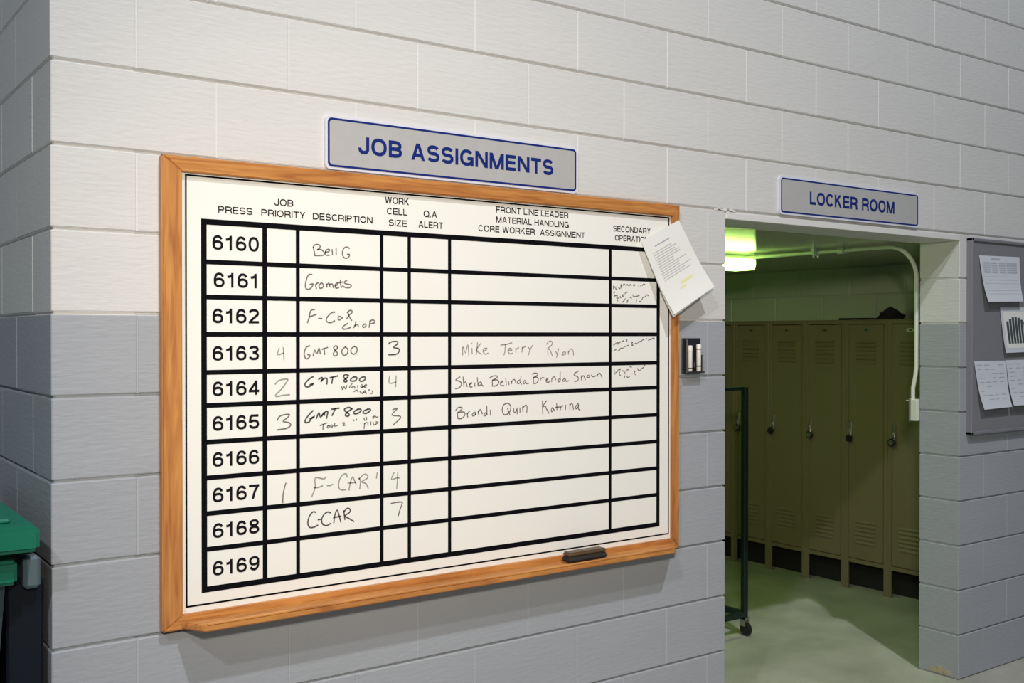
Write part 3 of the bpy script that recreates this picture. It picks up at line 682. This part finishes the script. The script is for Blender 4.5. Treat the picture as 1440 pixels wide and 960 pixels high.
def make_locker(y0):
    """y0: lower y side. The door's latch is on the high y side."""
    t = thing('locker', (LX + LD / 2, y0 + LWD / 2, 0), 'locker', 'locker')
    y1 = y0 + LWD; e = 0.0006
    b = MB()
    b.box((LX + 0.012, y0 + e, LB), (LX + LD, y0 + 0.004, LT - 0.004)); b.box((LX + 0.012, y1 - 0.004, LB), (LX + LD, y1 - e, LT - 0.004))
    b.box((LX + LD - 0.004, y0 + e, LB), (LX + LD, y1 - e, LT - 0.004)); b.box((LX + 0.012, y0 + e, LB), (LX + LD, y1 - e, LB + 0.004))
    part('body', b, M_TAND, t)
    part('top', MB().box((LX - 0.004, y0 + e, LT - 0.004), (LX + LD, y1 - e, LT)), M_TAN, t)
    f = MB()
    f.box((LX, y0 + e, 0.0), (LX + 0.014, y0 + 0.026, LT - 0.004)); f.box((LX, y1 - 0.026, 0.0), (LX + 0.014, y1 - e, LT - 0.004))
    f.box((LX, y0 + 0.026, LT - 0.026), (LX + 0.014, y1 - 0.026, LT - 0.004)); f.box((LX, y0 + 0.026, LB), (LX + 0.014, y1 - 0.026, LB + 0.024))
    part('frame', f, M_TAN, t, bevel=0.0012)
    for yy in (y0 + 0.004, y1 - 0.028):
        part('leg', MB().box((LX + LD - 0.02, yy, 0), (LX + LD, yy + 0.022, LB)), M_TAND, t)
    part('under_shade_panel', MB().box((LX + 0.10, y0 + e, 0.0), (LX + 0.104, y1 - e, LB)), M_DARK, t)  # dark sheet added in place of the unlit gap under the locker
    dz0, dz1 = LB + 0.028, LT - 0.030; dy0, dy1 = y0 + 0.029, y1 - 0.029
    d = part('door', MB().box((LX - 0.001, dy0, dz0), (LX + 0.010, dy1, dz1)), M_TAN, t, bevel=0.0025, bseg=2)
    for zs in (1.535, 0.437):
        for i in range(6):
            zz = zs - i * 0.0255 - (0.004 if zs < 1 else 0.0)
            lv = MB().prism([(LX - 0.001, zz), (LX - 0.0095, zz - 0.012), (LX - 0.0095, zz - 0.0145), (LX - 0.001, zz - 0.013)], 'y', y0 + LWD / 2 - 0.072, y0 + LWD / 2 + 0.072)
            part('louver', lv, M_TAN, d)
            part('louver_slot', MB().box((LX - 0.0018, y0 + LWD / 2 - 0.07, zz - 0.0165), (LX - 0.0008, y0 + LWD / 2 + 0.07, zz - 0.0135)), M_DARK, d)
    part('number_plate', MB().prism([(y0 + LWD / 2 + 0.028 * math.cos(a / 16 * 6.2832), 1.598 + 0.0125 * math.sin(a / 16 * 6.2832)) for a in range(16)], 'x', LX - 0.003, LX - 0.0005), M_TAND, d)
    part('plate_number', MB().box((LX - 0.0036, y0 + LWD / 2 - 0.009, 1.594), (LX - 0.0028, y0 + LWD / 2 + 0.008, 1.602)), M_DARK, d)
    la = MB().box((LX - 0.014, dy1 - 0.030, 0.955), (LX - 0.001, dy1 - 0.008, 1.035)).box((LX - 0.022, dy1 - 0.022, 0.965), (LX - 0.012, dy1 - 0.016, 0.99))
    part('latch', la, M_STEEL, d, bevel=0.002)
    return t


ys = [1.1025 + (k - 1) * 0.3045 for k in range(6)]
loc_labels = ['locker at the right end of the row, with a bright pale oval plate',
              'locker second from the right end of the row, under the flat black folder',
              'locker third from the right end of the row, its steel latch holding a dark lock',
              'locker fourth from the right end of the row',
              'locker fifth from the right end of the row, behind the dark rack post',
              'locker at the far left end of the row, mostly hidden by the white board wall']
first = make_locker(ys[0])
lockers = [first]
for y in ys[1:]:
    c_ = copy_tree(first); c_.location.y = y + LWD / 2; lockers.append(c_)
for o, lb in zip(lockers, loc_labels):
    o['label'] = lb; o['group'] = 'olive tan lockers in a row'
for ch in lockers[0].children:
    if ch.name.startswith('door'):
        for g in ch.children:
            if g.name.startswith('number_plate'):
                g.data = g.data.copy(); g.data.materials[0] = M_PLATE; g['label'] = 'pale oval number plate'
for ch in lockers[1].children:
    if ch.name.startswith('door'):
        for g in ch.children:
            if g.name.startswith('number_plate'): g.data = g.data.copy(); g.data.materials[0] = M_STEEL


def padlock(y, z, label, disc=False, tilt=0.0):
    x = LX - 0.022
    t = thing('padlock', (x, y, z), label, 'padlock', 'padlocks on the lockers')
    pts = [(x, y + 0.011 * math.cos(a), z + 0.014 + 0.013 * math.sin(a)) for a in [math.pi * i / 8 for i in range(9)]]
    pts = [(x, y + 0.011, z - 0.004)] + pts + [(x, y - 0.011, z - 0.004)]
    part('shackle', MB().tube(pts, 0.0032, 8), M_STEEL, t)
    if disc:
        part('lock_body', MB().lathe([(0.021, -0.009), (0.024, -0.006), (0.024, 0.006), (0.021, 0.009)], (x, y, z - 0.022), 'x', 20), M_LOCKB, t)
        part('dial', MB().lathe([(0.015, -0.012), (0.016, -0.009)], (x, y, z - 0.022), 'x', 18), M_STEEL, t)
    else:
        part('lock_body', MB().box((x - 0.009, y - 0.020, z - 0.040), (x + 0.009, y + 0.020, z - 0.002)), M_LOCKB, t, bevel=0.004, bseg=2)
    t.rotation_euler = (tilt, 0, 0)
    return t


for i, (lb, disc, tl) in enumerate((('dark padlock on the second latch from the right end of the lockers', True, 0.25), ('small dark padlock on the third latch from the right end of the lockers', False, 0.1),
                                    ('dark round padlock on the fourth latch from the right end of the lockers', True, -0.1), ('black padlock on the fifth latch from the right, just right of the rack post', False, 0.5),
                                    ('round padlock with a bright shackle on the leftmost locker, seen through the rack', True, 0.0))):
    k = i
    padlock(ys[k] + LWD - 0.048, 0.952, lb, disc, tl)

# things on top of the lockers
LTY = LT
fo = tag(link('folder', MB().box((4.965, 1.275, LTY), (5.17, 1.49, LTY + 0.012)).mesh('folder', M_BLKP, 0.002)), 'flat black folder lying on top of the lockers', 'folder')
bag = MB(); nu, nv = 20, 10
for j in range(nv + 1):
    ph = math.pi / 2 * j / nv
    for i in range(nu):
        a = 2 * math.pi * i / nu
        rr = 1 + 0.14 * math.sin(3 * a + 1.3 * j) + 0.07 * math.sin(5 * a)
        hz = 0.066 * math.sin(ph) * (1 + 0.22 * math.sin(2 * a + 0.6))
        bag.v.append((5.07 + 0.075 * math.cos(ph) ** 0.6 * math.cos(a) * rr, 1.185 + 0.080 * math.cos(ph) ** 0.6 * math.sin(a) * rr, LTY + hz))
for j in range(nv):
    for i in range(nu):
        bag.f.append((j * nu + i, j * nu + (i + 1) % nu, (j + 1) * nu + (i + 1) % nu, (j + 1) * nu + i))
bag.f.append(tuple(range(nu))); bag.smooth = True
tag(link('cap', bag.mesh('cap', M_BAG)), 'crumpled black cap lying on top of the lockers beside the folder', 'cap')

# ================================================================ ceiling fixture, conduit, box
fx = thing('ceiling_light', (3.36, 1.36, 2.012), 'white fluorescent ceiling light in the locker room, seen past the doorway edge', 'light')
part('housing', MB().box((2.75, 1.29, 1.988), (3.955, 1.43, 2.012)), M_FIXT, fx, bevel=0.003)
part('diffuser', MB().prism([(1.285, 1.990), (1.435, 1.990), (1.440, 1.965), (1.43, 1.933), (1.29, 1.933), (1.280, 1.965)], 'x', 2.76, 3.955), M_TUBE, fx)
part('end_cap', MB().prism([(1.284, 1.991), (1.436, 1.991), (1.441, 1.965), (1.431, 1.932), (1.289, 1.932), (1.279, 1.965)], 'x', 3.953, 3.960), M_FIXT, fx)

cd = thing('conduit', (3.88, 0.8, 1.996), 'white painted conduit running along the locker room ceiling and down beside the doorway', 'conduit')
pts = [(3.885, 1.285, 1.996), (3.882, 0.9, 1.996), (3.878, 0.40, 1.996)]
for i in range(1, 11):
    a = math.pi / 2 * i / 10
    pts.append((3.878 - 0.010 * i / 10, 0.385 - 0.162 * math.sin(a), 1.996 - 0.162 * (1 - math.cos(a))))
pts += [(3.868, 0.223, 1.6), (3.868, 0.223, 1.42), (3.866, 0.226, 1.38), (3.862, 0.236, 1.32), (3.862, 0.236, 1.262)]
part('tube', MB().tube(pts, 0.0098, 12), M_COND, cd)
part('coupling', MB().tube([(3.88, 0.64, 1.995), (3.88, 0.675, 1.995)], 0.0165, 12), M_COND, cd)
part('strap', MB().tube([(3.88, 0.80, 1.995), (3.88, 0.825, 1.995)], 0.0165, 12).box((3.85, 0.802, 2.004), (3.91, 0.823, 2.012)), M_COND, cd)
for sx in (3.862, 3.898): part('strap_bolt', MB().lathe([(0.006, 1.968), (0.006, 2.006)], (sx, 0.812, 0), 'z', 8), M_COND, cd)
bx = thing('switch_box', (3.885, 0.225, 1.165), 'small pale metal switch box at the end of the conduit beside the doorway', 'switch box')
part('box', MB().box((3.846, 0.204, 1.166), (3.93, 0.240, 1.268)), M_COND, bx, bevel=0.003)
part('cover', MB().box((3.842, 0.240, 1.162), (3.934, 0.246, 1.272)), M_STEEL, bx, bevel=0.002)
part('screw', MB().lathe([(0.004, 0.246), (0.004, 0.262)], (3.849, 0, 1.26), 'y', 8), M_STEEL, bx)

# ================================================================ rolling rack
rk = thing('rolling_rack', (3.1, 1.3, 0), 'dark green steel rolling rack on casters just inside the doorway', 'rack')
RX0, RX1, RY0, RY1 = 2.55, 3.620, 1.060, 1.56; q = 0.014
for (x, y) in ((RX1, RY0), (RX0, RY0)):
    part('post', MB().box((x - q, y - q, 0.095), (x + q, y + q, 1.298)), M_RACK, rk, bevel=0.002)
part('top_rail', MB().box((RX0 - q, RY0 - q, 1.283), (RX1 - q, RY0 + q, 1.300)), M_RACK, rk, bevel=0.002)
for a, b in (((RX0, RY0 - q), (RX1 - q, RY0 + q)), ((RX0, RY1 - q), (RX1 - q, RY1 + q))):
    part('base_rail', MB().box((a[0], a[1], 0.095), (b[0], b[1], 0.125)), M_RACK, rk, bevel=0.002)
for x in (RX0, RX1):
    part('base_rail', MB().box((x - q, RY0 + q, 0.095), (x + q, RY1 + q, 0.125)), M_RACK, rk, bevel=0.002)
for (x, y) in ((RX1, RY0), (RX0, RY0), (RX1, RY1), (RX0, RY1)):
    k_ = part('caster', MB().box((x - 0.016, y - 0.018, 0.05), (x - 0.013, y + 0.018, 0.095)).box((x + 0.013, y - 0.018, 0.05), (x + 0.016, y + 0.018, 0.095)).box((x - 0.016, y - 0.018, 0.085), (x + 0.016, y + 0.018, 0.095)), M_STEEL, rk)
    part('wheel', MB().lathe([(0.024, -0.011), (0.034, -0.009), (0.034, 0.009), (0.024, 0.011)], (x, y - 0.012, 0.034), 'x', 18), M_RUB, k_)

# ================================================================ wheeled bin in front of the left wall
bn = thing('wheeled_bin', (-0.36, 0.26, 0), 'dark wheeled refuse bin with a green lid standing against the left wall', 'bin')
def frus(x0, x1, y0, y1, za, ix, iy, zb):
    mb = MB(); mb.v = [(x0 + ix, y0 + iy, za), (x1 - ix, y0 + iy, za), (x1 - ix, y1 - iy, za), (x0 + ix, y1 - iy, za), (x0, y0, zb), (x1, y0, zb), (x1, y1, zb), (x0, y1, zb)]
    mb.f = [(0, 3, 2, 1), (4, 5, 6, 7), (0, 1, 5, 4), (1, 2, 6, 5), (2, 3, 7, 6), (3, 0, 4, 7)]
    return mb
part('body', frus(-0.62, -0.10, -0.03, 0.62, 0.05, 0.06, 0.07, 1.04), M_BIN, bn, bevel=0.02, bseg=3)
part('rim', MB().box((-0.64, -0.055, 0.995), (-0.085, 0.645, 1.052)), M_LID, bn, bevel=0.008, bseg=2)
lid = part('lid', MB().box((-0.67, -0.10, 1.075), (-0.045, 0.66, 1.135)), M_LID, bn, bevel=0.010, bseg=2)
for a_, c_ in (((-0.60, -0.03, 1.133), (-0.12, 0.02, 1.146)), ((-0.60, 0.52, 1.133), (-0.12, 0.57, 1.146)), ((-0.14, -0.03, 1.133), (-0.095, 0.57, 1.146))):
    part('lid_ridge', MB().box(a_, c_), M_LID, lid, bevel=0.005)
part('gap_shade_panel', frus(-0.098, -0.012, 0.02, 0.60, 0.03, 0.012, 0.0, 0.985), M_GAPSHADE, bn, bevel=0.006, label='added black panel for the shaded gap on the wall side')  # added panel, its black is the shadow in the gap behind the bin
part('lit_wall_patch', MB().box((-0.064, -0.012, 0.972), (-0.026, 0.03, 1.050)), mat('lit_patch_grey', (0.10, 0.15, 0.17), 0.5), bn, bevel=0.008)  # added box, coloured as the lit bit of wall beside the bin
part('hinge_bar', MB().tube([(-0.62, 0.69, 1.06), (-0.10, 0.69, 1.06)], 0.016, 10), M_BIN, bn)
for x in (-0.60, -0.12):
    part('wheel', MB().lathe([(0.07, -0.022), (0.09, -0.018), (0.09, 0.018), (0.07, 0.022)], (x, 0.60, 0.09), 'x', 20), M_RUB, bn)
